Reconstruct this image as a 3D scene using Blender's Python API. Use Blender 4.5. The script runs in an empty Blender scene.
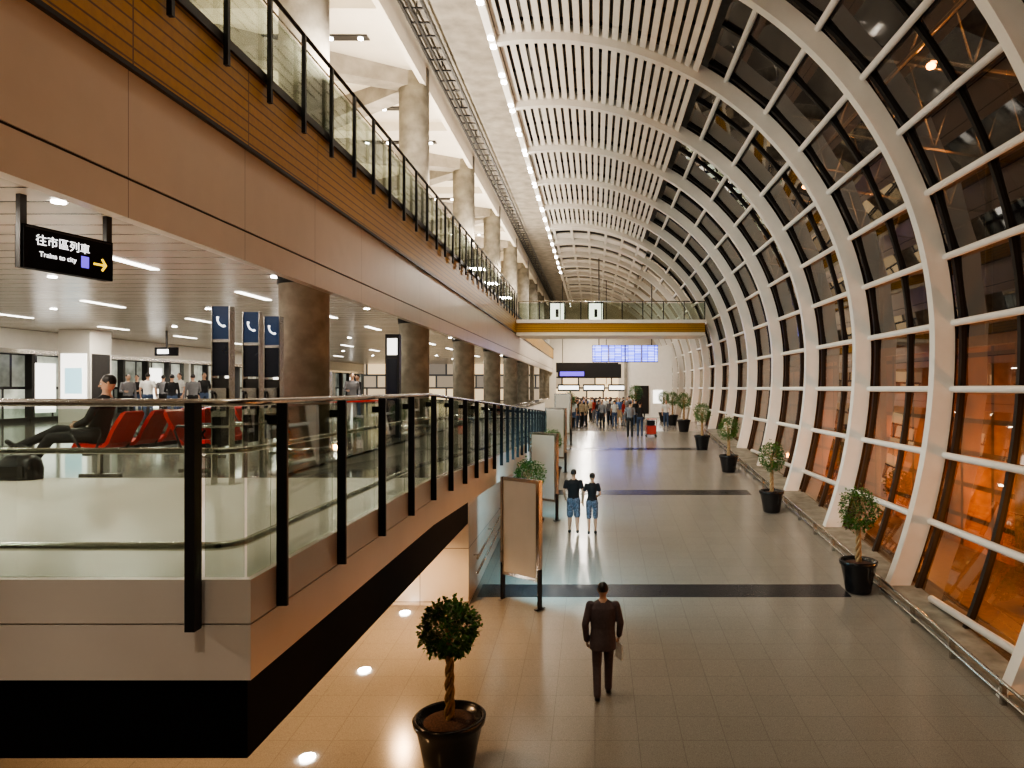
import bpy, math, random
import numpy as np
from mathutils import Vector, Matrix
R=random.Random(7)
scene=bpy.context.scene
F=700.0; VX=595.0; VY=388.0

# ---------------------------------------------------------------- materials
def pmat(name,col,rough=0.5,metal=0.0,noise=0.0,nscale=8.0,bump=0.0,bscale=40.0,emit=None,estr=0.0,spec=0.5,coat=0.0):
    m=bpy.data.materials.new(name); m.use_nodes=True
    nt=m.node_tree; b=nt.nodes['Principled BSDF']
    b.inputs['Base Color'].default_value=(*col,1); b.inputs['Roughness'].default_value=rough
    b.inputs['Metallic'].default_value=metal; b.inputs['Specular IOR Level'].default_value=spec
    b.inputs['Coat Weight'].default_value=coat
    tc=nt.nodes.new('ShaderNodeTexCoord')
    if noise>0:
        n=nt.nodes.new('ShaderNodeTexNoise'); n.inputs['Scale'].default_value=nscale; n.inputs['Detail'].default_value=5
        nt.links.new(tc.outputs['Object'],n.inputs['Vector'])
        r=nt.nodes.new('ShaderNodeValToRGB')
        r.color_ramp.elements[0].position=.3; r.color_ramp.elements[1].position=.7
        r.color_ramp.elements[0].color=(*[c*(1-noise) for c in col],1)
        r.color_ramp.elements[1].color=(*[min(1,c*(1+noise)) for c in col],1)
        nt.links.new(n.outputs['Fac'],r.inputs['Fac']); nt.links.new(r.outputs['Color'],b.inputs['Base Color'])
    if bump>0:
        n=nt.nodes.new('ShaderNodeTexNoise'); n.inputs['Scale'].default_value=bscale
        nt.links.new(tc.outputs['Object'],n.inputs['Vector'])
        bp=nt.nodes.new('ShaderNodeBump'); bp.inputs['Strength'].default_value=bump; bp.inputs['Distance'].default_value=.02
        nt.links.new(n.outputs['Fac'],bp.inputs['Height']); nt.links.new(bp.outputs['Normal'],b.inputs['Normal'])
    if emit:
        b.inputs['Emission Color'].default_value=(*emit,1); b.inputs['Emission Strength'].default_value=estr
    return m

def brickmat(name,c1,c2,mortar,w,h,msize,rough=.3,rot=(0,0,0),offset=0.0,speck=0.15,sscale=60,spec=.5,metal=0,emit=0):
    m=bpy.data.materials.new(name); m.use_nodes=True
    nt=m.node_tree; b=nt.nodes['Principled BSDF']
    tc=nt.nodes.new('ShaderNodeTexCoord'); mp=nt.nodes.new('ShaderNodeMapping'); mp.inputs['Rotation'].default_value=rot
    nt.links.new(tc.outputs['Object'],mp.inputs['Vector'])
    br=nt.nodes.new('ShaderNodeTexBrick'); br.offset=offset
    br.inputs['Color1'].default_value=(*c1,1); br.inputs['Color2'].default_value=(*c2,1); br.inputs['Mortar'].default_value=(*mortar,1)
    br.inputs['Scale'].default_value=1; br.inputs['Mortar Size'].default_value=msize; br.inputs['Mortar Smooth'].default_value=.1
    br.inputs['Brick Width'].default_value=w; br.inputs['Row Height'].default_value=h
    nt.links.new(mp.outputs['Vector'],br.inputs['Vector'])
    n=nt.nodes.new('ShaderNodeTexNoise'); n.inputs['Scale'].default_value=sscale; n.inputs['Detail'].default_value=6
    nt.links.new(tc.outputs['Object'],n.inputs['Vector'])
    r=nt.nodes.new('ShaderNodeValToRGB'); r.color_ramp.elements[0].position=.35; r.color_ramp.elements[1].position=.65
    r.color_ramp.elements[0].color=(1-speck,)*3+(1,); r.color_ramp.elements[1].color=(1,1,1,1)
    nt.links.new(n.outputs['Fac'],r.inputs['Fac'])
    mx=nt.nodes.new('ShaderNodeMix'); mx.data_type='RGBA'; mx.blend_type='MULTIPLY'; mx.inputs[0].default_value=1
    nt.links.new(br.outputs['Color'],mx.inputs[6]); nt.links.new(r.outputs['Color'],mx.inputs[7])
    nt.links.new(mx.outputs[2],b.inputs['Base Color'])
    b.inputs['Roughness'].default_value=rough; b.inputs['Specular IOR Level'].default_value=spec; b.inputs['Metallic'].default_value=metal
    if emit:
        nt.links.new(mx.outputs[2],b.inputs['Emission Color']); b.inputs['Emission Strength'].default_value=emit
    return m

def glassmat(name,tint,r0=.05,r1=.7,rough=.02,pw=4.0,gc=(.95,.97,1)):
    m=bpy.data.materials.new(name); m.use_nodes=True
    nt=m.node_tree; nt.nodes.clear()
    o=nt.nodes.new('ShaderNodeOutputMaterial'); t=nt.nodes.new('ShaderNodeBsdfTransparent'); t.inputs[0].default_value=(*tint,1)
    g=nt.nodes.new('ShaderNodeBsdfGlossy'); g.inputs['Roughness'].default_value=rough; g.inputs[0].default_value=(*gc,1)
    lw=nt.nodes.new('ShaderNodeLayerWeight'); lw.inputs[0].default_value=.5
    pw_=nt.nodes.new('ShaderNodeMath'); pw_.operation='POWER'; pw_.inputs[1].default_value=pw
    nt.links.new(lw.outputs['Facing'],pw_.inputs[0])
    ad=nt.nodes.new('ShaderNodeMath'); ad.operation='MULTIPLY_ADD'; ad.use_clamp=True; ad.inputs[1].default_value=r1; ad.inputs[2].default_value=r0
    nt.links.new(pw_.outputs[0],ad.inputs[0])
    mx=nt.nodes.new('ShaderNodeMixShader'); nt.links.new(ad.outputs[0],mx.inputs[0])
    nt.links.new(t.outputs[0],mx.inputs[1]); nt.links.new(g.outputs[0],mx.inputs[2]); nt.links.new(mx.outputs[0],o.inputs[0])
    return m

H90=math.radians(90)
M={}
M['hallfloor']=brickmat('hall_floor_tile',(.345,.315,.27),(.33,.30,.257),(.26,.235,.20),.6,.6,.005,rough=.19,speck=.30,sscale=80)
M['confloor']=brickmat('concourse_floor_tile',(.19,.172,.145),(.18,.164,.138),(.12,.11,.095),.9,.9,.006,rough=.09,speck=.25,sscale=80,spec=.35)
M['mat']=pmat('entrance_matting',(.085,.08,.07),.85,noise=.2,nscale=80,spec=.2)
M['band']=pmat('dark_granite',(.025,.025,.03),.25,noise=.3,nscale=60)
M['white']=pmat('white_painted_steel',(.86,.83,.77),.38,noise=.03,nscale=3)
M['panel']=brickmat('fascia_panel',(.58,.51,.43),(.56,.495,.42),(.2,.17,.15),2.4,50,.006,rough=.3,rot=(0,0,H90),speck=.04,sscale=3)
M['panelf']=pmat('fascia_panel_plain',(.84,.77,.69),.28,noise=.03,nscale=2)
M['wallp']=brickmat('wall_panel',(.74,.67,.57),(.72,.65,.56),(.2,.17,.14),1.2,1.1,.008,rough=.3,rot=(H90,0,0),speck=.04,sscale=3)
M['black']=pmat('black_metal',(.010,.010,.012),.4,metal=.2,noise=.2,nscale=20)
M['blackgloss']=pmat('black_panel',(.004,.004,.006),.6,noise=.2,nscale=10,spec=.12)
M['steel']=pmat('brushed_stainless',(.55,.53,.50),.25,metal=1,noise=.08,nscale=30)
M['concrete']=pmat('concrete',(.30,.275,.225),.75,noise=.30,nscale=3.0,bump=.25,bscale=18)
M['conc2']=pmat('concrete_soffit',(.28,.25,.205),.8,noise=.28,nscale=2,bump=.2,bscale=12)
M['cream']=pmat('cream_ceiling_panel',(.72,.66,.55),.6,noise=.04,nscale=2)
M['ceil']=brickmat('linear_ceiling',(.68,.61,.52),(.60,.54,.46),(.09,.08,.07),60,.55,.024,rough=.25,speck=.05,sscale=2)
M['wood']=brickmat('perforated_gold_panel',(.40,.215,.026),(.37,.195,.023),(.12,.06,.009),2.4,.14,.012,rough=.42,rot=(H90,H90,0),speck=.15,sscale=12)
M['glass']=glassmat('railing_glass',(.76,.82,.77),.045,.6,pw=4)
M['winglass']=glassmat('window_glass',(.62,.51,.40),.12,.65,pw=2.4,gc=(.85,.82,.78))
M['frame']=pmat('dark_window_frame',(.022,.020,.019),.4,metal=.3,noise=.1)
M['roofin']=pmat('roof_deck',(.15,.14,.125),.8,noise=.2,nscale=3)
M['red']=pmat('red_vinyl',(.60,.012,.010),.35,noise=.12,nscale=14)
M['lampw']=pmat('lamp_white',(1,1,1),.5,emit=(1,.95,.87),estr=34)
M['strip']=pmat('lamp_strip_diffuser',(1,1,1),.5,emit=(1,.94,.84),estr=7)
M['lampo']=pmat('lamp_sodium',(1,.6,.2),.5,emit=(1,.42,.08),estr=40)
M['blue']=pmat('sign_blue',(.008,.03,.09),.3,noise=.05,emit=(.02,.10,.30),estr=.10)
M['navy']=pmat('sign_navy',(.008,.012,.025),.25,noise=.05)
M['signw']=pmat('sign_white',(.9,.9,.9),.5,emit=(1,1,1),estr=2.4)
M['signy']=pmat('sign_yellow',(.9,.7,.05),.5,emit=(1,.68,.03),estr=1.5)
M['signv']=pmat('sign_violet',(.12,.08,.5),.5,emit=(.16,.08,.9),estr=1.5)
M['pot']=pmat('pot_black_glaze',(.010,.010,.012),.22,noise=.2,nscale=10)
M['soil']=pmat('soil',(.09,.045,.03),.95,noise=.5,nscale=40,bump=.5)
M['bark']=pmat('bark',(.36,.25,.13),.8,noise=.3,nscale=30,bump=.4)
M['leaf']=pmat('leaf_green',(.045,.14,.016),.4,noise=.5,nscale=9)
M['boardf']=pmat('board_face',(.58,.56,.51),.5,noise=.05,nscale=2)
M['boardc']=pmat('board_lit_back',(.6,.8,.85),.5,emit=(.45,.88,1),estr=1.2)
M['extwall']=brickmat('exterior_cladding',(.46,.20,.07),(.22,.09,.035),(.04,.02,.01),2.2,1.3,.10,rough=.6,rot=(H90,H90,0),speck=.6,sscale=.6)
M['asphalt']=pmat('asphalt',(.14,.09,.055),.7,noise=.3,nscale=5)
M['screen']=brickmat('flight_screen',(.35,.42,1.0),(.10,.14,.9),(.03,.03,.25),.5,.12,.03,rot=(H90,0,0),emit=5)
M['shop']=brickmat('shop_front_lit',(.70,.52,.30),(.12,.10,.08),(.02,.02,.02),1.7,1.1,.08,rot=(H90,0,0),offset=.5,emit=2.0)
M['doorglass']=brickmat('platform_door_glass',(.62,.66,.56),(.04,.045,.04),(.02,.02,.02),1.1,1.2,.05,rough=.1,rot=(H90,H90,0),offset=.3,speck=.5,sscale=2,emit=.7)
M['lit']=pmat('lit_poster',(.8,.8,.75),.5,emit=(1,.96,.88),estr=2.4)

# ---------------------------------------------------------------- mesh builder
class MB:
    def __init__(s): s.v=[]; s.f=[]; s.m=[]; s.mats=[]; s.sm=[]
    def mi(s,mat):
        if mat not in s.mats: s.mats.append(mat)
        return s.mats.index(mat)
    def add(s,vs,fs,mat,smooth=False,Mx=None):
        o=len(s.v); i=s.mi(mat)
        if Mx is not None: vs=[Mx@Vector(v) for v in vs]
        s.v+= [tuple(v) for v in vs]
        for f in fs: s.f.append(tuple(a+o for a in f)); s.m.append(i); s.sm.append(smooth)
    def box(s,x0,x1,y0,y1,z0,z1,mat,Mx=None):
        s.prism(x0,x1,y0,y1,z0,z0,z1,z1,mat,Mx)
    def prism(s,x0,x1,y0,y1,zb0,zb1,zt0,zt1,mat,Mx=None):
        vs=[(x0,y0,zb0),(x1,y0,zb0),(x1,y1,zb1),(x0,y1,zb1),(x0,y0,zt0),(x1,y0,zt0),(x1,y1,zt1),(x0,y1,zt1)]
        s.add(vs,[(0,3,2,1),(4,5,6,7),(0,1,5,4),(1,2,6,5),(2,3,7,6),(3,0,4,7)],mat,False,Mx)
    def loft(s,rings,mat,smooth=True,cap=True,Mx=None):
        n=len(rings[0]); vs=[p for r in rings for p in r]; fs=[]
        for i in range(len(rings)-1):
            for j in range(n):
                k=(j+1)%n
                fs.append((i*n+j,i*n+k,(i+1)*n+k,(i+1)*n+j))
        if cap:
            fs.append(tuple(range(n-1,-1,-1))); b=(len(rings)-1)*n; fs.append(tuple(range(b,b+n)))
        s.add(vs,fs,mat,smooth,Mx)
    def tube(s,pts,rad,mat,n=10,Mx=None,cap=True,flat=1.0):
        pts=[Vector(p) for p in pts]
        if not isinstance(rad,(list,tuple)): rad=[rad]*len(pts)
        rings=[]; u=None
        for i,p in enumerate(pts):
            a=pts[max(i-1,0)]; b=pts[min(i+1,len(pts)-1)]; t=(b-a).normalized()
            if u is None:
                r=Vector((0,0,1)) if abs(t.z)<.9 else Vector((0,1,0))
                u=t.cross(r).normalized()
            else: u=(u-t*u.dot(t)).normalized()
            w=t.cross(u)
            rings.append([p+(u*math.cos(q)+w*math.sin(q)*flat)*rad[i] for q in [2*math.pi*j/n for j in range(n)]])
        s.loft(rings,mat,True,cap,Mx)
    def ell(s,c,r,mat,seg=14,rings=9,Mx=None):
        c=Vector(c); rr=[]
        for i in range(rings+1):
            a=math.pi*i/rings; a=min(max(a,.04),math.pi-.04)
            rr.append([c+Vector((r[0]*math.sin(a)*math.cos(q),r[1]*math.sin(a)*math.sin(q),r[2]*math.cos(a))) for q in [2*math.pi*j/seg for j in range(seg)]])
        s.loft(rr[::-1],mat,True,True,Mx)
    def cap(s,a,b,ra,rb,mat,n=12):
        a=Vector(a); b=Vector(b); t=(b-a)
        if t.length<1e-5: t=Vector((0,0,1e-4))
        t.normalize()
        pts=[];rad=[]
        for q in (80,50,25,0): pts.append(a-t*ra*math.sin(math.radians(q))); rad.append(ra*math.cos(math.radians(q)))
        for q in (0,25,50,80): pts.append(b+t*rb*math.sin(math.radians(q))); rad.append(rb*math.cos(math.radians(q)))
        s.tube(pts,rad,mat,n)
    def lathe(s,prof,mat,n=32,Mx=None):
        rings=[[Vector((r*math.cos(q),r*math.sin(q),z)) for q in [2*math.pi*j/n for j in range(n)]] for r,z in prof]
        s.loft(rings,mat,True,True,Mx)
    def mesh(s,name):
        me=bpy.data.meshes.new(name); me.from_pydata(s.v,[],s.f)
        for m in s.mats: me.materials.append(m)
        me.polygons.foreach_set('material_index',s.m); me.polygons.foreach_set('use_smooth',s.sm); me.update()
        return me
    def build(s,name,loc=(0,0,0),rotz=0,scale=1,parent=None):
        o=bpy.data.objects.new(name,s.mesh(name)); scene.collection.objects.link(o)
        o.location=loc; o.rotation_euler=(0,0,rotz); o.scale=(scale,)*3
        if parent: o.parent=parent
        return o
def inst(me,name,loc,rotz=0,scale=1):
    o=bpy.data.objects.new(name,me); scene.collection.objects.link(o); o.location=loc; o.rotation_euler=(0,0,rotz)
    o.scale=(scale,)*3 if not isinstance(scale,tuple) else scale; return o
def empty(name,loc=(0,0,0),rotz=0):
    e=bpy.data.objects.new(name,None); scene.collection.objects.link(e); e.location=loc; e.rotation_euler=(0,0,rotz); e.empty_display_size=.1; return e
def sbox(name,*a):
    b=MB(); b.box(*a); return b.build(name)
def area(name,loc,rot,sx,sy,power,col=(1,.9,.76),spread=None):
    l=bpy.data.lights.new(name,'AREA'); l.shape='RECTANGLE'; l.size=sx; l.size_y=sy; l.energy=power; l.color=col
    if spread: l.spread=math.radians(spread)
    o=bpy.data.objects.new(name,l); scene.collection.objects.link(o); o.location=loc; o.rotation_euler=rot; return o
def spot(name,loc,target,power,angle=100,col=(1,.88,.72),rad=.08,blend=.6):
    l=bpy.data.lights.new(name,'SPOT'); l.energy=power; l.spot_size=math.radians(angle); l.spot_blend=blend; l.color=col; l.shadow_soft_size=rad
    o=bpy.data.objects.new(name,l); scene.collection.objects.link(o); o.location=loc
    o.rotation_euler=(Vector(target)-Vector(loc)).to_track_quat('-Z','Y').to_euler(); return o

# ---------------------------------------------------------------- geometry params
YB=40.4; YEND=80.0
def fz(y): return min(-5.56+.0757*y,-2.5)
PX=-2.16; PF=4.35; PZ=-1.2
def hz(y): return -.1 if y<9.2 else -.1-.0434*(min(y,40)-9.2)
RIB0=10.7; RS=4.62
def arc(t,off=0):
    c,s_=math.cos(t),math.sin(t)
    return (-1.5+(9+off)*c, 1+((9 if s_>=0 else 11.6)+off)*s_)
def tfoot(z): return math.asin(max(-1,(z-1)/11.6))

b=MB(); b.prism(-12,7.6,-6,YB,fz(-6)-.2,fz(YB)-.2,fz(-6),fz(YB),M['hallfloor']); b.box(-12,7.6,YB,YEND,-2.7,-2.5,M['hallfloor']); b.build('floor')
for i,(y0,y1) in enumerate([(14.85,15.6),(24.35,25.1),(33.8,34.5)]):
    b=MB(); b.prism(-2.5,5.45,y0,y1,fz(y0)-.02,fz(y1)-.02,fz(y0)+.004,fz(y1)+.004,M['band']); b.build('trim_floor_band_%d'%(i+1))
b=MB()
b.box(-20,PX,PF,9.2,PZ-.03,PZ,M['confloor']); b.box(-20,-4.3,9.2,60,PZ-.03,PZ,M['confloor'])
b.prism(-4.3,PX,9.2,40,PZ-.03,hz(40)-1.13,PZ,hz(40)-1.1,M['confloor'])
b.box(-4.35,-4.3,9.2,60,-2.5,PZ,M['white'])
b.build('floor_concourse')
b=MB()
b.box(-20,PX,PF,11.9,-2.3,-1.81,M['blackgloss'])
b.box(-20,PX+.04,PF-.04,9.2,-1.80,-1.46,M['panelf']); b.box(-20,PX+.04,PF-.04,9.2,-1.45,PZ+.02,M['panelf'])
b.prism(PX-2.14,PX+.04,9.2,14.4,-1.8,hz(14.4)-1.7,PZ-.01,hz(14.4)-1.11,M['panelf'])
b.prism(PX-2.14,PX+.04,14.4,40,hz(14.4)-1.7,hz(40)-1.7,hz(14.4)-1.11,hz(40)-1.11,M['panelf'])
b.box(-20,PX-.3,11.9,14.4,-2.3,-1.8,M['panelf'])
b.build('platform_edge_slab')
b=MB(); b.prism(-12,-2.6,14.4,40,fz(14.4),fz(40),hz(14.4)-1.7,hz(40)-1.7,M['wallp']); b.build('wall_undercroft')
sbox('wall_undercroft_west',-12.2,-12,-6,14.5,-6.2,-1.2,M['wallp'])
b=MB(); b.box(-4.5,-2.75,5.1,7.9,PZ+.001,PZ+.012,M['mat']); b.box(-7,-4.6,5.1,7.9,PZ+.001,PZ+.012,M['mat']); b.build('floor_mat')

# near railing
b=MB()
side=[4.67+1.095*i for i in range(32)]
for y in side:
    t=hz(y); b.box(PX+.04,PX+.11,y-.012,y+.012,t-1.35,t,M['black'])
    b.box(PX-.02,PX+.05,y-.02,y+.02,t-.14,t-.08,M['black'])
for x in (-2.44,-3.95,-5.3,-6.7,-8.2):
    b.box(x-.03,x+.03,PF-.14,PF-.06,-1.47,-.09,M['black'])
for a,c in zip(side[:-1],side[1:]):
    b.prism(PX-.012,PX+.002,a+.01,c-.01,hz(a)-1.08,hz(c)-1.08,hz(a)-.03,hz(c)-.03,M['glass'])
b.box(PX-.012,PX+.002,PF+.02,side[0]-.01,PZ+.02,-.13,M['glass'])
for x0,x1 in ((-2.44,-2.18),(-3.95,-2.46),(-5.3,-3.97),(-6.7,-5.32),(-8.2,-6.72)):
    b.box(x0+.01,x1-.01,PF+.01,PF+.024,PZ+.02,-.13,M['glass'])
def railpath(inx,z,n=40):
    pts=[(-9,PF+inx,z)]
    r=.16; cx=PX-inx-r; cy=PF+inx+r
    for q in range(-90,1,15): pts.append((cx+r*math.cos(math.radians(q)),cy+r*math.sin(math.radians(q)),z))
    pts.append((PX-inx,9.2,z)); pts.append((PX-inx,40,z-.0434*30.8)); return pts
b.tube(railpath(0,-.09),.024,M['steel'],n=12)
b.tube(railpath(.10,-.40),.020,M['steel'],n=12)
b.tube(railpath(.16,-1.02),.028,M['steel'],n=12)
b.build('glass_railing')
b=MB()
for dz in (.9,.6):
    b.tube([(-2.45,14.6,fz(14.6)+dz),(-2.45,39,fz(39)+dz)],.025,M['steel'])
for y in range(15,39,2): b.tube([(-2.6,y,fz(y)+.85),(-2.45,y,fz(y)+.85)],.015,M['steel'],n=6)
b.build('wall_handrail')

# upper gallery
XF=-4.8
b=MB(); b.box(XF-.15,XF,-4,YEND,1.75,2.14,M['panel']); b.box(XF-.15,XF-.02,-4,YEND,2.14,2.17,M['frame']); b.box(XF-.15,XF,-4,YEND,2.17,3.28,M['panel']); b.build('wall_gallery_fascia')
b=MB(); b.prism(XF-.3,XF+.05,-4,YEND,3.32,3.32,4.38,4.38,M['wood']); b.box(XF-.3,XF+.09,-4,YEND,4.38,4.5,M['frame']); b.box(XF-.02,XF+.06,-4,YEND,3.27,3.32,M['frame']); b.build('trim_gold_fascia')
sbox('floor_gallery',-16,XF-.3,-4,YEND,2.3,4.4,M['cream'])
sbox('ceiling_concourse',-20,XF-.15,-4,YEND,2.05,2.2,M['ceil'])
b=MB()
y=9.08-1.2*9
while y<42:
    b.box(XF+.09,XF+.15,y-.03,y+.03,4.1,5.68,M['black']); y+=1.18
b.box(XF+.04,XF+.055,-4,41.5,4.5,5.5,M['glass'])
b.tube([(XF+.1,-4,5.7),(XF+.1,41.6,5.7)],.035,M['black'],n=8)
b.tube([(XF+.1,-4,5.5),(XF+.1,41.6,5.5)],.015,M['steel'],n=6)
b.build('gallery_railing')
for i in range(9):
    y=13+7.9*i
    b=MB(); b.lathe([(.44,0),(.44,9.2-(-1.2)+.3)],M['concrete'],n=36)
    b.lathe([(.48,.0),(.48,.12)],M['steel'],n=36)
    b.lathe([(.47,3.1),(.47,3.25)],M['black'],n=36)
    b.build('concrete_column' if i==0 else 'concrete_column.%03d'%i,loc=(-5.4,y,PZ))
b=MB(); b.lathe([(.44,4.4),(.44,9.5)],M['concrete'],n=36); b.build('concrete_column.009',loc=(-5.4,5.1,0))
b=MB(); b.box(-16,-5.1,-4,YEND,9.3,9.5,M['cream'])
for i in range(-2,10):
    y=13+7.9*i
    for sgn in (-1,1):
        Mx=Matrix.Translation((-5.3,y,0))@Matrix.Rotation(math.radians(90+sgn*32),4,'Z')
        b.prism(-.28,.28,0,9,8.9,8.3,9.35,9.35,M['conc2'],Mx)
    b.box(-16,-5.1,y+3.6,y+4.3,9.0,9.35,M['cream'])
    b.box(-9,-6,y+2.2,y+2.45,9.25,9.31,M['frame']); b.box(-9,-6,y+5.4,y+5.65,9.25,9.31,M['frame'])
    for k in range(4):
        for yy in (2.32,5.52): b.lathe([(.07,9.22),(.07,9.26)],M['lampw'],n=12,Mx=Matrix.Translation((-8.6+k*.8,y+yy,0)))
b.build('ceiling_gallery')
sbox('wall_gallery_west',-16.2,-16,-4,YEND,4.4,9.5,M['cream'])
b=MB(); b.box(-5.1,-2.85,-4,YEND,9.95,10.6,M['conc2']); b.box(-5.15,-5.0,-4,YEND,8.95,10.6,M['cream']); b.box(-3.0,-2.8,-4,YEND,9.75,10.0,M['white'])
b.build('ceiling_concrete_strip')
b=MB()
for x in (-4.85,-4.65,-4.3): b.box(x-.03,x+.03,-4,YEND-.1,9.55,9.68,M['frame'])
y=-4
while y<YEND-.2: b.box(-4.85,-4.3,y,y+.06,9.6,9.64,M['frame']); y+=.7
y=-3
while y<YEND-.2: b.box(-4.6,-4.57,y,y+.04,9.6,9.95,M['frame']); y+=3
b.build('cable_tray')
b=MB()
y=1.0
while y<60:
    for dy in (0,.5): b.lathe([(.085,9.70),(.085,9.75)],M['lampw'],n=14,Mx=Matrix.Translation((-2.9,y+dy,0)))
    y+=2.31
b.build('downlight_row')

# ribs
for i in range(-2,15):
    y=RIB0+RS*i; b=MB(); t0=tfoot(fz(y)-.1); t1=math.radians(98.5)
    rings=[]
    for k in range(61):
        t=t0+(t1-t0)*k/60; p=arc(t,-.12); q=arc(t,.32)
        rings.append([(p[0],y-.12,p[1]),(p[0],y+.12,p[1]),(q[0],y+.12,q[1]),(q[0],y-.12,q[1])])
    b.loft(rings,M['white'],smooth=False)
    b.build('arch_rib' if i==-2 else 'arch_rib.%03d'%(i+2))
TH=[math.asin(.4/9)+math.radians(8.9)*k for k in range(7)]
for k in range(3): TH.append(math.asin((0-1.4*k-1)/11.6))
TH.append(math.asin((-4.15-1)/11.6))
bt=MB(); bf=MB()
for t in TH:
    p=arc(t,.30); ymax=min(YEND-.1,(p[1]-.2+5.56)/.0757) if p[1]<-2.3 else YEND-.1
    bt.tube([(p[0],-4,p[1]),(p[0],ymax,p[1])],.075,M['white'],n=10)
    q=arc(t,.46); bf.box(q[0]-.05,q[0]+.05,-4,ymax,q[1]-.06,q[1]+.06,M['frame'])
bt.build('window_rail_tubes')
y=RIB0-2*RS
while y<46:
    for yy,w in ((y+RS*.5,.05),(y+.22,.06),(y+RS-.22,.06)):
        rings=[]; t0=tfoot(fz(yy)-.1)
        for k in range(41):
            t=t0+(math.radians(60)-t0)*k/40; p=arc(t,.38); q=arc(t,.5)
            rings.append([(p[0],yy-w,p[1]),(p[0],yy+w,p[1]),(q[0],yy+w,q[1]),(q[0],yy-w,q[1])])
        bf.loft(rings,M['frame'],smooth=False)
    y+=RS
bf.build('window_frames')
def shell(name,ta,tb,off,y0,y1,mat,n=50):
    b=MB(); vs=[];fs=[]
    for k in range(n+1):
        t=ta+(tb-ta)*k/n; p=arc(t,off); vs+=[(p[0],y0,p[1]),(p[0],y1,p[1])]
    for k in range(n): fs.append((2*k,2*k+1,2*k+3,2*k+2))
    b.add(vs,fs,mat,True); return b.build(name)
ts=sorted([math.asin(-6.9/11.6)]+TH+[math.radians(60)])
b=MB()
for ta,tb in zip(ts[:-1],ts[1:]):
    p=arc(ta,.47); q=arc(tb,.47)
    b.add([(p[0],-4,p[1]),(p[0],YEND,p[1]),(q[0],YEND,q[1]),(q[0],-4,q[1])],[(0,1,2,3)],M['winglass'])
b.build('window_1')
shell('ceiling_roof_deck',math.radians(60),math.radians(100),.95,-4,YEND,M['roofin'])
b=MB(); n=22
for k in range(n):
    t=math.radians(61.5)+(math.radians(97.5)-math.radians(61.5))*k/(n-1)
    c=arc(t,.12); tx,tz=-math.sin(t),math.cos(t); nx,nz=math.cos(t),math.sin(t)
    y0=-4
    while y0<43.5:
        y1=min(y0+RS,43.4) 
        pts=[]
        for (a,c2) in ((-.085,-.03),(.085,-.03),(.085,.06),(-.085,.06)):
            pts.append((c[0]+tx*a+nx*c2,c[1]+tz*a+nz*c2))
        rings=[[(p[0],yy,p[1]) for p in pts] for yy in (y0,y1-.02)]
        b.loft(rings,M['white'],smooth=False)
        y0+=RS
y=-3.5
while y<43:
    rings=[]
    for k in range(13):
        t=math.radians(61+37*k/12); p=arc(t,.3); q=arc(t,.4)
        rings.append([(p[0],y-.03,p[1]),(p[0],y+.03,p[1]),(q[0],y+.03,q[1]),(q[0],y-.03,q[1])])
    b.loft(rings,M['frame'],smooth=False)
    y+=RS/3
b.build('ceiling_slats')
b=MB(); y=43.6
while y<YEND-1:
    rings=[]
    for k in range(21):
        t=math.radians(58+41*k/20); p=arc(t,.1); q=arc(t,.2)
        rings.append([(p[0],y,p[1]),(p[0],y+1.2,p[1]),(q[0],y+1.2,q[1]),(q[0],y,q[1])])
    b.loft(rings,M['white'],smooth=False); y+=2.31
for k in range(6):
    t=math.radians(62+7*k); p=arc(t,.08); b.box(p[0]-.08,p[0]+.08,43.6,YEND,p[1]-.06,p[1]+.06,M['white'])
b.build('ceiling_far_louvres')

b=MB()
b.prism(6.25,7.3,-4,YB,fz(-4),fz(YB),fz(-4)+.12,fz(YB)+.12,M['concrete']); b.build('trim_window_sill')
b=MB()
for dz,x in ((.32,6.15),(.16,6.1)): b.tube([(x,-4,fz(-4)+dz),(x,40,fz(40)+dz)],.03,M['steel'],n=8)
y=0
while y<40: b.box(6.1,6.18,y,y+.06,fz(y),fz(y)+.32,M['steel']); y+=1.5
b.build('bumper_rail')

# bridge
b=MB(); b.box(-4.72,6.6,42,45,3.35,3.9,M['wood']); b.box(-4.72,6.6,41.95,45,3.9,4.1,M['white']); b.box(-4.72,6.6,42.02,45,3.15,3.35,M['cream'])
for i in range(10): b.box(-4.6+i*1.24,-4.54+i*1.24,42,42.05,4.1,5.2,M['black'])
b.box(-4.6,6.6,42.06,42.08,4.1,5.1,M['glass']); b.tube([(-4.6,42.03,5.2),(6.6,42.03,5.2)],.035,M['steel'])
b.build('footbridge')
for i,x in enumerate((-2.35,.05)): 
    b=MB(); b.box(-.5,.5,0,.5,0,1.25,M['frame']); b.box(-.42,.42,-.01,.0,.1,1.15,M['lit']); b.box(-.1,.1,-.015,-.01,.3,.8,M['frame']); b.build('lit_sign_box' if i==0 else 'lit_sign_box.001',loc=(x,43.5,4.1))

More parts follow.
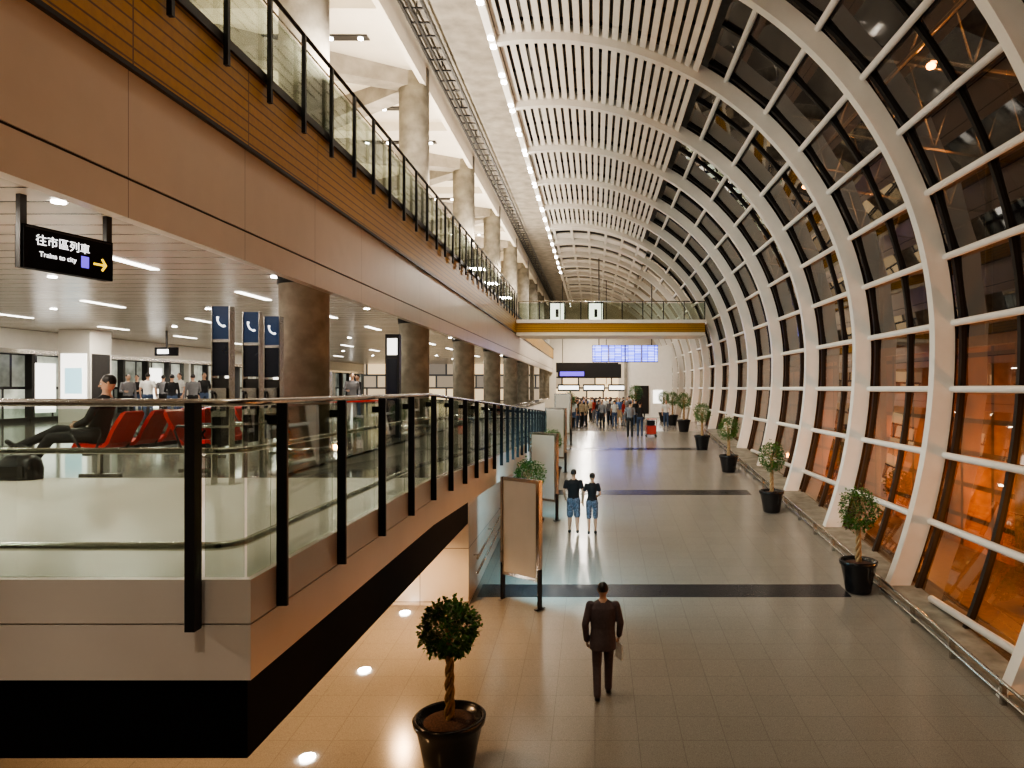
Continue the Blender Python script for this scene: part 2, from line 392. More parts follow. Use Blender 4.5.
# far end
sbox('wall_north',-20,8,YEND,YEND+.2,-3,10.5,M['cream'])
b=MB(); b.box(-4,2.4,72,72.3,-2.5,1.6,M['shop']); b.box(-4,2.4,71.8,72.3,1.6,2.6,M['frame']); b.build('shop_front')
b=MB(); b.box(2.6,6.6,60,60.2,-2.5,3.6,M['white']); b.box(2.5,2.7,59.8,60.2,-2.5,3.6,M['concrete'])
b.box(3.4,4.6,59.94,60,-2.2,.2,M['frame']); b.box(5,5.8,59.94,60,-1.3,-.2,M['lit']); b.build('wall_partition')
b=MB()
for i in range(4): b.box(-.2+i*1.25,1.02+i*1.25,53,53.15,1.95,3.25,M['frame']); b.box(-.16+i*1.25,.98+i*1.25,52.98,53,2.0,3.2,M['screen'])
b.tube([(0.3,53.08,3.2),(0.3,53.08,9.9)],.04,M['frame']); b.tube([(4.3,53.08,3.2),(4.3,53.08,8.0)],.04,M['frame'])
b.build('flight_information_board')
b=MB()
for i in range(3): b.box(-3.4+i*2.3,-1.4+i*2.3,64,64.1,-.3,.35,M['frame']); b.box(-3.3+i*2.3,-1.5+i*2.3,63.98,64,-.15,.2,M['signw'])
for x in (-3,1): b.box(x,x+.06,64.02,64.08,.3,9.8,M['frame'])
b.box(-3.4,2.4,64,64.2,.9,2.2,M['frame']); b.box(-3.2,-1,63.98,64,1.1,1.5,M['signv'])
b.build('overhead_sign_gantry')

sbox('wall_concourse_south',-20,-2.3,-6,-5.8,-6.2,9.6,M['cream'])
sbox('wall_south',-2.3,8,-6,-5.8,-6.2,10,M['frame'])
b=MB(); b.box(-20.3,-20,-4,YEND,1.2,2.04,M['white']); b.box(-20.3,-20,-4,59.9,-1.2,-1.05,M['frame'])
b.box(-20.3,-20.2,-4,YEND,-1.2,1.2,M['doorglass'])
y=-4
k=0
while y<58.5:
    b.box(-20.2,-19.95,y,y+.14,-1.2,1.3,M['white'] if k%4==0 else M['frame'])
    if k%4==2: b.box(-20.18,-20.1,y+.2,y+1.3,-.9,.9,M['lit'])
    y+=1.6; k+=1
b.box(-20.1,-19.9,-4,59.9,1.2,1.35,M['steel'])
b.build('platform_screen_doors')
sbox('wall_concourse_north',-19.8,-4.8,60,60.2,-1.2,2.04,M['shop'])
b=MB(); b.box(-.55,.55,-.55,.55,0,3.24,M['white']); b.box(-.45,.45,-.57,-.55,.6,2.4,M['lit']); b.box(.55,.57,-.45,.45,.6,2.4,M['frame']); b.box(-.3,.3,-.58,-.57,1.0,1.9,M['boardc']); b.build('advertising_pillar',loc=(-18.2,25,PZ))
b=MB(); b.box(-.5,.5,-.4,.4,0,1.9,M['steel']); b.box(-.4,.4,-.42,-.4,1.0,1.7,M['lit']); b.box(-.4,.4,-.42,-.4,.2,.9,M['blue']); b.build('ticket_machine',loc=(-13.2,30,PZ))
o=inst(bpy.data.objects['ticket_machine'].data,'ticket_machine.001',(-11.9,30,PZ))

# ---------------------------------------------------------------- lamps
bs=MB()
for row,(x,st) in enumerate(((-7.6,3.0),(-12.0,4.5),(-16.5,3.0))):
    y=st
    while y<48:
        bs.box(x-.07,x+.07,y-.7,y+.7,2.035,2.052,M['strip'])
        area('ceiling_strip_lamp',(x,y,2.02),(0,0,0),.22,1.4,105,(1,.90,.76)); y+=4.2
bs.build('ceiling_strip_fixtures')
b=MB()
for x in (-5.9,-10,-14):
    y=2.5
    while y<50: b.lathe([(.07,2.035),(.07,2.052)],M['lampw'],n=12,Mx=Matrix.Translation((x,y,0))); y+=5.2
b.build('concourse_downlights')
for i in range(12):
    y=-3+4.62*i
    pw={0:800,1:180,2:480}.get(i,1250)
    spot('hall_downlight',(-2.9,y,9.66),(1.0,y+6.5,-3),pw,80 if i>2 else 90,(1,.87,.70),.12,.8)
for i in range(9):
    y=3+4.9*i
    area('added_slat_uplight',(XF+.3,y,5.9),(math.radians(180),math.radians(-28),0),.12,3.0,360,(1,.89,.75))  # added strips without a fixture, brighten slats and ribs from below
for i in range(7):
    y=2+4.62*i
    spot('added_rib_fill',(XF+.25,y,4.7),(7,y+8,2.0),620,75,(1,.91,.78),.1)  # added spots, no fitting there; they brighten the rib faces
for i in range(7):
    area('added_gallery_fill',(-7.5,5+7.9*i,4.9),(math.radians(180),0,0),.5,2.5,190,(1,.84,.62))  # added upward fill hidden behind the parapet, lifts the gallery ceiling
for (x,y,p) in ((-3.6,6,160),(-3.8,9.5,200),(-3.6,12.8,420),(-6.5,9,170)):
    spot('undercroft_downlight',(x,y,-2.34),(x,y,-6),p,140,(1,.60,.30),.08)
for y,z in ((50,8.5),(57,8.5),(66,8.5),(75,6.5)): area('added_far_fill',(-1,y,z),(0,0,0),1.2,1.2,1000,(1,.90,.78))  # added area lights with no luminaire, brighten the far end
b=MB()
for x,y in ((-3.82,11.6),(-3.78,9.2),(-3.8,14.0)): b.lathe([(.1,0),(.1,.012)],M['lampw'],n=20,Mx=Matrix.Translation((x,y,fz(y)+.01)))
b.build('floor_uplights')

# ---------------------------------------------------------------- exterior
sbox('ground_exterior',7.6,60,-20,110,-6.6,-6.4,M['asphalt'])
b=MB(); b.box(15,15.5,-20,110,-6.4,1.6,M['extwall']); b.box(14.6,15.6,-20,110,1.6,2.0,M['asphalt'])
y=-18
while y<108: b.box(14.7,15,y,y+.5,-6.4,1.6,M['asphalt']); y+=6
b.build('exterior_building')
b=MB()
for y in range(-4,60,6):
    for z,x in ((9.5,9),(12.5,9)): b.tube([(x,y,z),(x+9,y,z-1.5)],.09,M['steel'],n=6)
    for k in range(5): b.tube([(9+k*1.8,y,9.5-k*.3),(9.9+k*1.8,y,12.3-k*.3),(10.8+k*1.8,y,9.2-k*.3)],.05,M['steel'],n=6)
    b.tube([(18,y,-6.4),(18,y,11)],.16,M['frame'],n=8)
b.tube([(9,-4,9.5),(9,58,9.5)],.1,M['steel'],n=6); b.tube([(18,-4,8),(18,58,8)],.1,M['steel'],n=6)
for (x,y,z) in ((9.6,20,9.2),(9.6,32,9.2),(10.2,14,9.1)): b.ell((x,y,z),(.13,.13,.10),M['lampo'])
b.build('exterior_canopy_truss')
for i,y in enumerate((2,8,14,20,27,35,45)):
    e=empty('bollard_lamp' if i==0 else 'bollard_lamp.%03d'%i,(12.4,y,-6.4))
    b=MB(); b.lathe([(.10,0),(.10,1.9),(.12,1.95)],M['frame'],n=14); b.lathe([(.09,1.95),(.09,2.2)],M['lampo'],n=14); b.lathe([(.14,2.2),(.10,2.28)],M['frame'],n=14); b.build('post',parent=e)
    l=bpy.data.lights.new('sodium','POINT'); l.energy=900; l.color=(1,.45,.14); l.shadow_soft_size=.15
    o=bpy.data.objects.new('sodium_light',l); scene.collection.objects.link(o); o.parent=e; o.location=(0,0,2.6)

# ---------------------------------------------------------------- furniture
def board(x,y,rot,w=1.05,h=2.05,z=.55,i=0):
    e=empty('display_board' if i==0 else 'display_board.%03d'%i,(x,y,fz(y)),rot); b=MB()
    b.box(-w/2,w/2,-.04,.04,z,z+h,M['steel']); b.box(-w/2+.07,w/2-.07,-.046,-.04,z+.07,z+h-.07,M['boardf']); b.box(-w/2+.07,w/2-.07,.04,.046,z+.07,z+h-.07,M['boardc'])
    for sx in (-1,1): b.box(sx*w/2-.025,sx*w/2+.025,-.045,.045,0,z+.25,M['black']); b.box(sx*w/2-.025,sx*w/2+.025,-.05,.05,z+.25,z+h,M['steel']); b.box(sx*w/2-.04,sx*w/2+.04,-.12,.12,0,.02,M['black'])
    b.build('panel',parent=e)
    d=Vector((math.sin(-rot),math.cos(rot),0)); p=Vector((x,y,fz(y)+z+h/2))+d*.07
    a=area('board_backlight',p,(0,0,0),w-.16,h-.16,(140,70,50,40)[i],(.36,.80,1)); a.rotation_euler=d.to_track_quat('-Z','Y').to_euler()
for i,(x,y) in enumerate(((-1.53,14.45),(-1.55,21.2),(-1.6,28.5),(-1.62,35.5))): board(x,y,math.radians(-38),i=i)
ang=math.atan2(1.0,.24)
e=empty('hanging_direction_sign',(-5.96,7.9,1.51),ang)
b=MB(); b.box(-.52,.52,-.06,.06,-.23,.23,M['blackgloss'])
for x in (-.5,.5): b.box(x-.035,x+.035,-.03,.03,-.23,.54,M['frame'])
b.box(-.5,.5,-.062,-.058,.20,.215,M['frame'])
b.box(.12,.21,-.066,-.06,-.13,.0,M['signv'])
b.box(.27,.42,-.066,-.06,-.075,-.05,M['signy']); 
b.add([(.36,-.066,.0),(.385,-.066,.015),(.44,-.066,-.0625),(.405,-.066,-.0625)],[(0,1,2,3)],M['signy']); b.add([(.36,-.066,-.125),(.385,-.066,-.14),(.44,-.066,-.0625),(.405,-.066,-.0625)],[(0,3,2,1)],M['signy'])
b.build('sign_box',parent=e)
def text(body,size,loc,mat,parent,rot=(H90,0,0),align='LEFT'):
    c=bpy.data.curves.new('lettering','FONT'); c.body=body; c.size=size; c.align_x=align; c.extrude=.001; c.materials.append(mat)
    o=bpy.data.objects.new('lettering',c); scene.collection.objects.link(o); o.location=loc; o.rotation_euler=rot; o.parent=parent; return o
text('往市區列車',.125,(-.40,-.064,.04),M['signw'],e); text('Trains to city',.078,(-.36,-.064,-.09),M['signw'],e)
e=empty('hanging_gate_sign',(-15.3,25,1.3)); b=MB(); b.box(-.4,.4,-.05,.05,-.15,.15,M['blackgloss']); b.box(-.3,.1,-.055,-.05,-.08,.08,M['signw']); b.box(-.03,.03,-.02,.02,.15,.75,M['frame']); b.build('sign_box',parent=e)
def phone(x,y,nm):
    e=empty(nm,(x,y,PZ),0); b=MB()
    b.box(-.1,.1,-.04,.04,1.80,2.2,M['blue']); b.box(-.1,.1,-.04,.04,1.35,1.76,M['navy']); b.box(-.115,-.1,-.06,.06,0,2.2,M['steel']); b.box(.1,.115,-.06,.06,0,2.2,M['steel'])
    b.box(-.1,.1,-.05,.05,1.76,1.79,M['steel']); b.box(-.1,.1,-.035,.035,.5,1.32,M['frame']); b.box(-.09,.09,-.10,-.03,.85,1.2,M['steel'])
    b.box(-.18,.18,-.2,.1,.72,.75,M['steel']); b.box(.02,.08,-.115,-.10,.92,1.05,M['black'])
    b.tube([(-.07,-.12,1.15),(-.055,-.14,1.12),(-.05,-.14,.98),(-.07,-.12,.93)],[.022,.014,.014,.022],M['black'],n=8)
    b.tube([(-.04,-.045,2.07),(-.045,-.045,2.03),(-.02,-.045,1.98),(.03,-.045,1.95),(.045,-.045,1.965)],[.016,.009,.009,.009,.016],M['signw'],n=8)
    b.box(-.2,.2,-.15,.15,0,.02,M['steel']); b.build('frame',parent=e)
phone(-4.57,8.6,'payphone_pylon'); phone(-4.52,9.25,'payphone_pylon.001'); phone(-4.50,9.8,'payphone_pylon.002')
b=MB(); b.box(-.17,.17,-.08,.08,0,2.5,M['black']); b.box(-.12,.12,-.09,-.08,2.0,2.4,M['lit']); b.box(-.12,.12,-.09,-.08,.8,1.9,M['navy']); b.build('information_pylon',loc=(-4.9,17,PZ-.0))
b=MB()
for x in (0,.9,1.8): b.box(x-.04,x+.04,-.04,.04,0,1,M['steel']); b.box(x-.12,x+.12,-.12,.12,0,.02,M['steel'])
b.box(0,1.8,-.01,.01,.9,.95,M['red']); b.build('queue_barrier',loc=(-6.2,14.6,PZ))

def bench(name,x,y,face,n=5):
    e=empty(name,(x,y,PZ)); b=MB(); P_=.64; L=n*P_
    b.box(-.03,.03,-.05,L+.05,.30,.36,M['black'])
    for yy in (.25,L-.25): 
        b.box(-.02,.02,yy-.03,yy+.03,.02,.30,M['steel']); b.box(-.28,.28,yy-.025,yy+.025,0,.03,M['steel'])
    for i in range(n):
        y0=i*P_+.085; y1=(i+1)*P_-.085; yc=(y0+y1)/2
        prof=[(.27,.40),(.24,.435),(.05,.42),(-.13,.40),(-.20,.46),(-.27,.62),(-.35,.76),(-.40,.85),(-.415,.88)]
        rings=[]
        th=.05
        for k,(px,pz) in enumerate(prof):
            a=prof[max(k-1,0)]; c=prof[min(k+1,len(prof)-1)]; t=Vector((c[0]-a[0],0,c[1]-a[1])).normalized(); nn=Vector((-t.z,0,t.x))
            w=.02 if k in(0,len(prof)-1) else th
            inset=.05 if k==len(prof)-1 else (.02 if k==len(prof)-2 else 0)
            ring=[]
            for (yy,s_) in ((y0+inset,-.5),(yc,-.65),(y1-inset,-.5),(y1-inset,.5),(yc,.35),(y0+inset,.5)):
                p=Vector((px*face,yy,pz))+Vector((nn.x*face,0,nn.z))*w*s_; ring.append(p)
            rings.append(ring)
        b.loft(rings,M['red'],smooth=False)
        b.box(-.1,.1,yc-.05,yc+.05,.34,.40,M['black'])
    for i in range(n+1):
        yy=i*P_; b.tube([(-.10*face,yy,.34),(-.20*face,yy,.60),(-.16*face,yy,.66),(.20*face,yy,.65),(.23*face,yy,.60),(.05*face,yy,.34)],.018,M['black'],n=6)
    b.build('bench_frame',parent=e); return e
bench('airport_bench_seating',-6.75,9.3,-1,5); bench('airport_bench_seating.001',-5.75,9.9,1,5)
b=MB(); 
rings=[]
for z,w,d in ((0,.2,.12),(.02,.235,.15),(.15,.24,.16),(.27,.22,.13),(.33,.17,.07),(.34,.1,.03)):
    rings.append([(w*math.copysign(abs(math.cos(q))**.6,math.cos(q)),d*math.copysign(abs(math.sin(q))**.6,math.sin(q)),z) for q in [2*math.pi*j/20 for j in range(20)]])
b.loft(rings,M['black'])
b.tube([(-.13,0,.31),(-.11,0,.42),(0,0,.46),(.11,0,.42),(.13,0,.31)],.014,M['black'],n=8); b.box(-.15,.15,-.165,-.15,.06,.2,M['frame']); b.build('travel_bag',loc=(-7.42,9.05,PZ))

# ---------------------------------------------------------------- topiary
def topiary(h,rf,rp,hp,seed,nl=1500,squash=1.0,name='t'):
    rr=random.Random(seed); b=MB()
    b.lathe([(rp*.62,0),(rp*.68,.03),(rp*.80,hp*.45),(rp*.93,hp*.82),(rp*1.0,hp*.86),(rp*1.03,hp*.97),(rp*.98,hp),(rp*.90,hp*.97),(rp*.88,hp*.9)],M['pot'],n=40)
    b.lathe([(rp*.88,hp*.88),(rp*.5,hp*.93),(.02,hp*.95)],M['soil'],n=24)
    hc=h-rf*squash
    for k in range(3):
        pts=[];rad=[]
        for i in range(40):
            u=i/39; z=hp*.9+(hc-hp*.9)*u; a=u*14+k*2.094; r=.042*(1-.3*u)
            pts.append((r*math.cos(a),r*math.sin(a),z)); rad.append(.032-.008*u)
        b.tube(pts,rad,M['bark'],n=7)
    for k in range(14):
        a=rr.uniform(0,6.28); el=rr.uniform(-.5,1.2); q=Vector((math.cos(a)*math.cos(el),math.sin(a)*math.cos(el),math.sin(el)*squash))*rf*.8
        b.tube([(0,0,hc-.1),tuple(Vector((0,0,hc-.05))+q*.5),tuple(Vector((0,0,hc))+q)],[.012,.008,.004],M['bark'],n=5)
    for k in range(nl):
        a=rr.uniform(0,6.283); cz=rr.uniform(-1,1); s_=math.sqrt(1-cz*cz); r=rf*(rr.uniform(.35,1.0)**.45)*(1+.10*math.sin(a*3+cz*4)+rr.uniform(-.05,.10))
        c=Vector((r*s_*math.cos(a),r*s_*math.sin(a),r*cz*squash+hc))
        d=(c-Vector((0,0,hc))).normalized()*.6+Vector((rr.uniform(-1,1),rr.uniform(-1,1),rr.uniform(-1,.6))); d.normalize()
        w=d.cross(Vector((rr.uniform(-1,1),rr.uniform(-1,1),1))).normalized(); l=rr.uniform(.045,.08); ww=l*.32; up=w.cross(d)*.25*ww
        b.add([c,c+d*l*.45+w*ww+up,c+d*l,c+d*l*.45-w*ww+up,],[(0,1,2,3)],M['leaf'])
    return b.mesh(name)
tA=topiary(2.15,.36,.45,.70,3,2600,.95,'topiary_near'); tB=topiary(2.25,.40,.39,.70,5,1500,1.15,'topiary_right')
inst(tA,'potted_topiary_tree',(-1.86,8.95,fz(8.95)))
k=0
for x,y in ((5.7,15.15),(5.55,22),(5.42,28.4),(5.2,34),(5.1,40.2),(5.2,47),(5.1,52)):
    k+=1; inst(tB,'potted_topiary_tree.%03d'%k,(x,y,fz(y)),k*1.3,1.0 if k!=2 else .97)
for x,y,s_ in ((-1.75,18.6,1.0),(-1.6,26.2,.9),(-1.6,43,1.0),(2.9,50,1.2)):
    k+=1; inst(tB,'potted_topiary_tree.%03d'%k,(x,y,fz(y)+(.0)),k*1.3,s_)

# ---------------------------------------------------------------- people
SK=pmat('skin',(.50,.30,.20),.5,noise=.06,nscale=12); HAIR=pmat('hair_black',(.012,.010,.009),.45,noise=.3,nscale=40)
def cloth(n,c,noise=.12): return pmat('cloth_'+n,c,.85,noise=noise,nscale=25,bump=.15,bscale=30)
C=dict(suit=cloth('charcoal_suit',(.095,.070,.074)),blk=cloth('black',(.012,.012,.014)),shoe=pmat('shoe_leather',(.012,.01,.01),.3,noise=.1),
 pat=cloth('blue_pattern',(.13,.16,.22),.85),grey=cloth('grey',(.16,.16,.17)),white=cloth('white',(.6,.6,.58)),red=cloth('red',(.4,.04,.03)),
 jean=cloth('denim',(.05,.08,.15)),beige=cloth('beige',(.38,.30,.20)),blue=cloth('blue',(.08,.15,.35)),green=cloth('green',(.06,.16,.08)))
EYEW=pmat('eye_white',(.8,.8,.78),.3); LIP=pmat('lips',(.38,.13,.11),.5)
def hand(b,w,d,thumb,mat,curl=.5,s=1.0):
    d=Vector(d).normalized(); th=Vector(thumb); th=(th-d*th.dot(d)).normalized(); n=th.cross(d)
    w=Vector(w)
    if n.dot(Vector((-w.x,0,0)))<0: n=-n
    rings=[]
    for u,hw,ht in ((-.02,.026,.02),(.01,.028,.019),(.05,.040,.016),(.085,.041,.013),(.098,.036,.009)):
        rings.append([w+d*u*s+(th*math.cos(q)*hw+n*math.sin(q)*ht)*s for q in [2*math.pi*j/12 for j in range(12)]])
    b.loft(rings,mat)
    for off,l in ((.030,.066),(.010,.076),(-.010,.071),(-.029,.055)):
        p=w+d*.082*s+th*off*s; pts=[p]; a=.15
        for seg,fr in ((0,.15),(1,.40),(2,.27),(3,.2)):
            a+=curl*(.3 if seg==0 else .7); dirn=d*math.cos(a)+n*math.sin(a); p=p+dirn*l*fr*s*1.0; pts.append(p)
        b.tube(pts,[.0095*s,.009*s,.0085*s,.0078*s,.005*s],mat,n=8)
    p=w+d*.02*s+th*.024*s; q1=p+(d*.6+th*.7+n*.2)*.035*s; q2=q1+(d*.85+th*.25+n*.3)*.032*s; q3=q2+(d*.9+n*.35)*.024*s
    b.tube([p,q1,q2,q3],[.013*s,.0115*s,.010*s,.006*s],mat,n=8)

def segdist(P,a,b,ra,rb):
    a=np.array(a);b=np.array(b);ab=b-a;L=ab.dot(ab)+1e-9
    t=np.clip(((P-a)@ab)/L,0,1); return np.linalg.norm(P-(a+t[:,None]*ab),axis=1)-(ra+(rb-ra)*t)

def person(name,top,bot,shoe,sleeve='long',legs='long',female=False,jacket=False,vox=.012,long_hair=False,P=(0,0,0),lean=0,bun=False,headturn=0,headpitch=0,curl=.5,**j):
    """local frame: faces +Y, feet at z=0, nominal 1.75 m"""
    sw=.165 if female else .19
    J=dict(hipL=(-.09,0,.93),hipR=(.09,0,.93),knL=(-.1,.03,.5),knR=(.1,.03,.5),anL=(-.1,-.02,.09),anR=(.1,-.02,.09),
           elL=(-sw-.055,-.03,1.14),elR=(sw+.055,-.03,1.14),wrL=(-sw-.05,.05,.89),wrR=(sw+.05,.05,.89),toeL=None,toeR=None)
    J.update(j)
    Pv=Vector(P); piv=Vector((0,0,.95)); Rt=Matrix.Rotation(math.radians(lean),4,'X')
    def U(p): return Pv+piv+Rt@(Vector(p)-piv)
    parts=[]; g=MB(); dm=SK
    def cp(a,b_,ra,rb,mat,geo=True):
        a=Vector(a);b_=Vector(b_); parts.append(('c',a,b_,ra,rb,mat))
        if geo: g.cap(a,b_,ra,rb,dm)
    if female: R0=[(.84,.13,.10,0),(.92,.165,.12,-.01),(1.0,.15,.105,0),(1.1,.12,.09,0),(1.25,.145,.115,.01),(1.36,.155,.10,0),(1.43,.12,.075,0),(1.49,.055,.05,0)]
    else: R0=[(.84,.14,.10,0),(.92,.16,.12,-.01),(1.02,.155,.115,0),(1.12,.158,.11,0),(1.26,.178,.122,.005),(1.38,.185,.112,0),(1.45,.138,.08,0),(1.50,.06,.055,0)]
    if jacket: R0=[(.76,.20,.145,-.01),(.85,.20,.15,-.01),(.95,.192,.14,-.01),(1.08,.182,.13,0),(1.26,.20,.138,0),(1.38,.208,.125,0),(1.455,.155,.09,0),(1.51,.065,.06,0)]
    rings=[[U((rx*math.cos(q),ry*math.sin(q)+yo,z)) for q in [2*math.pi*i/20 for i in range(20)]] for z,rx,ry,yo in R0]
    g.loft(rings,dm)
    zb=.80 if jacket else .99
    for sx in (-1,1):
        parts.append(('c',U((sx*.07,0,zb+.04)),U((sx*.09,0,1.40)),.10,.09,top))
        parts.append(('c',U((sx*.07,0,.86 if not jacket else .70)),U((sx*.07,0,zb-.06)),.10,.10,bot))
    parts.append(('c',U((0,0,zb+.05)),U((0,0,1.42)),.11,.07,top))
    cp(U((0,0,1.46)),U((0,.015,1.56)),.055,.05,SK)
    hc=Vector((0,.02,1.645)); HR=Matrix.Translation(hc)@Matrix.Rotation(math.radians(headturn),4,'Z')@Matrix.Rotation(math.radians(headpitch),4,'X')
    def H(p): return U(HR@Vector(p))
    def el(c,r,mat,geo=True):
        cc=H(c); parts.append(('e',cc,None,r,None,mat))
        if geo: g.ell(cc,r,dm,seg=18,rings=12)
    el((0,0,0),(.073,.09,.105),SK); el((0,.028,-.055),(.052,.055,.055),SK)
    el((0,-.018,.028),(.081,.088,.092),HAIR)
    cp(H((0,.09,.0)),H((0,.105,-.022)),.009,.013,SK)
    for sx in (-1,1): cp(H((sx*.078,0,.012)),H((sx*.076,.0,-.02)),.013,.010,SK)
    if long_hair:
        for sx in (-1,0,1): cp(H((sx*.045,-.055,.02)),H((sx*.05,-.06,-.15)),.045,.03,HAIR)
    if bun: cp(H((0,-.10,.05)),H((0,-.12,.05)),.035,.032,HAIR)
    for S,sx in (('L',-1),('R',1)):
        sh=U((sx*sw,0,1.415)); e_=Vector(J['el'+S]); w_=Vector(J['wr'+S])
        if (lean or any(P)) and not J.get('absarm'): e_=U(e_); w_=U(w_)
        k=1.25 if jacket else (.88 if female else 1.0)
        if sleeve=='long':
            cp(sh,e_,.056*k,.044*k,top); cp(e_,w_,.044*k,.036*k,top)
        else:
            mid=sh.lerp(e_,.55); cp(sh,mid,.060*k,.058*k,top); cp(mid,e_,.042*k,.036*k,SK); cp(e_,w_,.038*k,.025*k,SK)
        J['_h'+S]=(w_+(w_-e_).normalized()*.01,(w_-e_),sx)
        hp=Vector(J['hip'+S]); kn=Vector(J['kn'+S]); an=Vector(J['an'+S])
        kk=.92 if female else 1.04
        if legs=='long':
            cp(hp,kn,.088*kk,.066*kk,bot); cp(kn,an+Vector((0,0,.02)),.064*kk,.054*kk,bot)
        elif legs=='short':
            kk2=hp.lerp(kn,.98); cp(hp,kk2,.094*kk,.088*kk,bot); cp(kn,kn.lerp(an,.35),.050*kk,.056*kk,SK); cp(kn.lerp(an,.35),an,.056*kk,.032*kk,SK)
        fd=(Vector(J['toe'+S])-an) if J['toe'+S] else Vector((sx*.02,.15,-.045))
        cp(an+Vector((0,0,-.02)),an+fd*.15+Vector((0,0,-.035)),.042,.045,shoe); cp(an+fd*.05+Vector((0,0,-.04)),an+fd,.043,.034,shoe)
    ob=g.build('tmp'); md=ob.modifiers.new('r','REMESH'); md.mode='VOXEL'; md.voxel_size=vox; md.use_smooth_shade=True
    sm=ob.modifiers.new('s','SMOOTH'); sm.factor=.5; sm.iterations=4
    dg=bpy.context.evaluated_depsgraph_get(); me=bpy.data.meshes.new_from_object(ob.evaluated_get(dg)); bpy.data.objects.remove(ob)
    me.materials.clear(); mats=[]
    for p in parts:
        if p[5] not in mats: mats.append(p[5])
    for m in mats: me.materials.append(m)
    n=len(me.polygons); Cn=np.zeros(n*3); me.polygons.foreach_get('center',Cn); Cn=Cn.reshape(-1,3)
    D=[]
    for p in parts:
        if p[0]=='c': D.append(segdist(Cn,p[1],p[2],p[3],p[4]))
        else:
            r=np.array(p[3]); D.append((np.linalg.norm((Cn-np.array(p[1]))/r,axis=1)-1)*r.min())
    idx=np.argmin(np.array(D),axis=0); lut=np.array([mats.index(p[5]) for p in parts])
    me.polygons.foreach_set('material_index',lut[idx].astype(np.int32)); me.polygons.foreach_set('use_smooth',np.ones(n,dtype=bool)); me.update()
    me.name=name+'_body'
    d=MB()
    for S in 'LR':
        w_,dr,sx=J['_h'+S]; hand(d,w_,dr,J.get('th'+S,(0,1,.1)),SK,curl)
    for sx in (-1,1):
        d.ell(H((sx*.030,.078,.005)),(.013,.010,.008),EYEW,8,6); d.ell(H((sx*.030,.087,.005)),(.006,.004,.006),HAIR,8,6)
        d.tube([H((sx*.016,.088,.024)),H((sx*.032,.086,.029)),H((sx*.046,.078,.024))],.003,HAIR,n=5)
    d.tube([H((-.024,.078,-.058)),H((-.01,.086,-.055)),H((.01,.086,-.055)),H((.024,.078,-.058))],[.003,.0055,.0055,.003],LIP,n=6)
    return me,d.mesh(name+'_details')
def place(name,meshes,loc,rotz=0,h=1.75):
    e=empty(name,loc,rotz); e.scale=(h/1.75,)*3
    for m,n in zip(meshes,('body','hands_and_face')):
        o=bpy.data.objects.new(n,m); scene.collection.objects.link(o); o.parent=e
    return e
mm=person('businessman',C['suit'],C['suit'],C['shoe'],jacket=True,vox=.009,knL=(-.09,-.0,.50),anL=(-.085,-.16,.11),toeL=(-.09,.0,.035),knR=(.09,.12,.51),anR=(.085,.16,.09),
   elL=(-.265,-.07,1.15),wrL=(-.245,.0,.90),elR=(.265,.0,1.15),wrR=(.25,.12,.93),hipL=(-.085,0,.92),hipR=(.085,0,.92),headpitch=-6)
e=place('businessman_walking',mm,(.12,10.7,fz(10.7)),0,1.77)
b=MB(); b.prism(-.012,.012,-.10,.10,.56,.56,.80,.80,C['white']); b.tube([(0,-.03,.80),(0,-.02,.86),(0,.03,.86),(0,.04,.80)],.004,C['white'],n=6); b.build('paper_bag',parent=e,loc=(.25,.16,-.01),rotz=math.radians(25))
mm=person('man_shorts',C['blk'],C['pat'],C['shoe'],sleeve='short',legs='short',vox=.011,knL=(-.1,.08,.5),anL=(-.11,.05,.09),knR=(.1,.0,.5),anR=(.11,-.14,.12),elR=(.25,-.03,1.15),wrR=(.24,.08,.93),elL=(-.26,-.04,1.15),wrL=(-.24,.12,.98))
place('man_in_shorts_walking',mm,(-.60,19.6,fz(19.6)),0,1.80)
mm=person('woman_shorts',C['blk'],C['pat'],C['shoe'],sleeve='short',legs='short',female=True,bun=True,vox=.011,knL=(-.09,.0,.5),anL=(-.09,-.14,.12),knR=(.09,.08,.5),anR=(.09,.06,.09),elL=(-.24,-.02,1.15),wrL=(-.26,.05,.93),elR=(.23,.0,1.14),wrR=(.14,.2,1.05),headturn=15)
place('woman_walking',mm,(-.08,19.5,fz(19.5)),0,1.72)
mm=person('seated_man',C['blk'],C['blk'],C['shoe'],jacket=False,vox=.010,P=(0,0,-.43),lean=12,hipL=(-.09,.02,.52),hipR=(.09,.02,.52),
   knL=(-.12,.48,.50),anL=(-.13,.74,.10),toeL=(-.15,.88,.07),knR=(.06,.47,.60),anR=(-.03,.86,.38),toeR=(-.05,.99,.46),
   absarm=True,elL=(-.26,.0,.74),wrL=(-.10,.20,.66),elR=(.26,.0,.74),wrR=(.10,.22,.67),thL=(0,0,1),thR=(0,0,1),headpitch=-22,headturn=25)
place('seated_man',mm,(-6.84,9.62,PZ),math.radians(90+12),1.84)
T=[person('t1',C['white'],C['jean'],C['shoe'],sleeve='short',vox=.018),
   person('t2',C['red'],C['grey'],C['shoe'],vox=.018,female=True,long_hair=True,anL=(-.1,-.15,.11),knR=(.1,.1,.5),anR=(.1,.12,.09)),
   person('t3',C['grey'],C['blk'],C['shoe'],vox=.018,wrR=(.2,.25,1.12),elR=(.25,.02,1.13)),
   person('t4',C['blue'],C['beige'],C['shoe'],sleeve='short',legs='short',vox=.018,anL=(-.1,-.12,.11),knR=(.1,.1,.5),anR=(.1,.14,.09)),
   person('t5',C['blk'],C['jean'],C['shoe'],vox=.018,female=True,bun=True,wrL=(-.15,.25,1.1),elL=(-.23,.03,1.13)),
   person('t6',C['beige'],C['blk'],C['shoe'],vox=.018)]
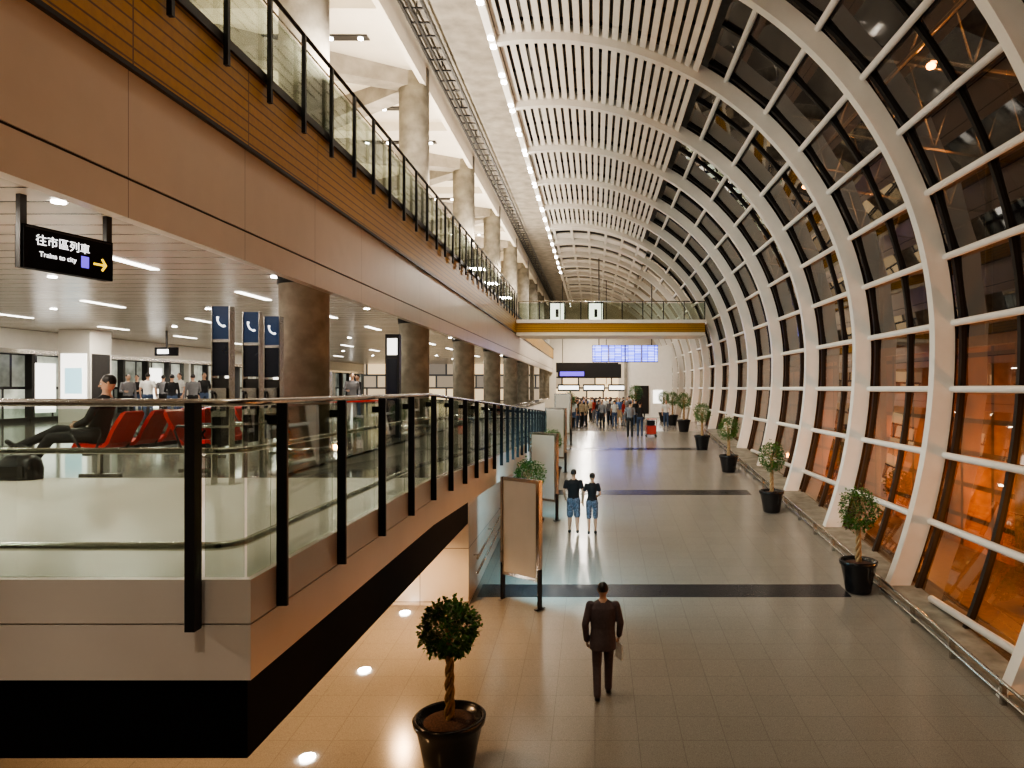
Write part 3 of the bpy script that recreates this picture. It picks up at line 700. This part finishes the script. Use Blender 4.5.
nn=['man_in_white_shirt','woman_in_red_top','man_in_grey_jacket','man_in_blue_shirt','woman_in_black_top','man_in_beige_shirt']
cnt={}
def crowd(k,x,y,z,rot,h):
    n=nn[k]; c=cnt.get(n,0); cnt[n]=c+1
    place(n if c==0 else '%s.%03d'%(n,c),T[k],(x,y,z),rot,h)
for i,px in enumerate((104,128,137,148,163,172,180,193,204)):
    d=(27,24,28,25.5,29,24.5,27.5,25,28)[i]; crowd((4,2,4,0,2,4,0,2,4)[i],(px-VX)*d/F,d,PZ,R.uniform(0,6.28),R.uniform(1.66,1.82))
for px,d in ((352,24),(358,27)): crowd(2 if px<355 else 4,(px-VX)*d/F,d,PZ,R.uniform(0,6.28),1.72)
crowd(2,(630-VX)*38/F,38,fz(38),0,1.95); crowd(4,(640-VX)*38.4/F,38.4,fz(38.4),0,1.9); crowd(0,(666-VX)*44/F,44,-2.5,3.1,1.75)
for i in range(40):
    px=566+i*2.2+R.uniform(-2,2)
    if 636<px<665: px-=70
    d=43+((i*7)%17)*.95+R.uniform(-.2,.2); crowd(R.choice((0,1,2,2,3,4,4,5)),(px-VX)*d/F,d,-2.5,R.uniform(0,6.28),R.uniform(1.7,1.9))
b=MB(); b.box(-.3,.3,-.45,.35,.14,.18,M['steel'])
for x in (-.26,.26):
    for y in (-.36,.3): b.lathe([(.07,-.02),(.07,.02)],M['black'],n=14,Mx=Matrix.Translation((x,y,.07))@Matrix.Rotation(math.pi/2,4,'Y'))
    b.tube([(x,-.4,.16),(x,-.5,.95),(x,-.55,1.0)],.018,M['steel'],n=6)
b.tube([(-.26,-.55,1.0),(.26,-.55,1.0)],.02,M['red'],n=8); b.box(-.27,.27,-.3,.3,.18,.62,C['red']); b.box(-.22,.2,-.25,.25,.63,.9,M['black'])
b.build('luggage_trolley',loc=(3.05,38.2,fz(38.2)))

# ---------------------------------------------------------------- world, camera
w=bpy.data.worlds.new('night'); scene.world=w; w.use_nodes=True
w.node_tree.nodes['Background'].inputs[0].default_value=(.008,.007,.009,1); w.node_tree.nodes['Background'].inputs[1].default_value=1
try: scene.view_settings.look='AgX - Medium High Contrast'
except Exception as ex: print(ex)
cam=bpy.data.cameras.new('camera'); cam.sensor_width=36; cam.lens=F/1024*36; cam.shift_x=(512-VX)/1024; cam.shift_y=(VY-384)/1024; cam.clip_end=300
co=bpy.data.objects.new('camera',cam); scene.collection.objects.link(co); co.location=(0,0,0); co.rotation_euler=(H90,0,0); scene.camera=co
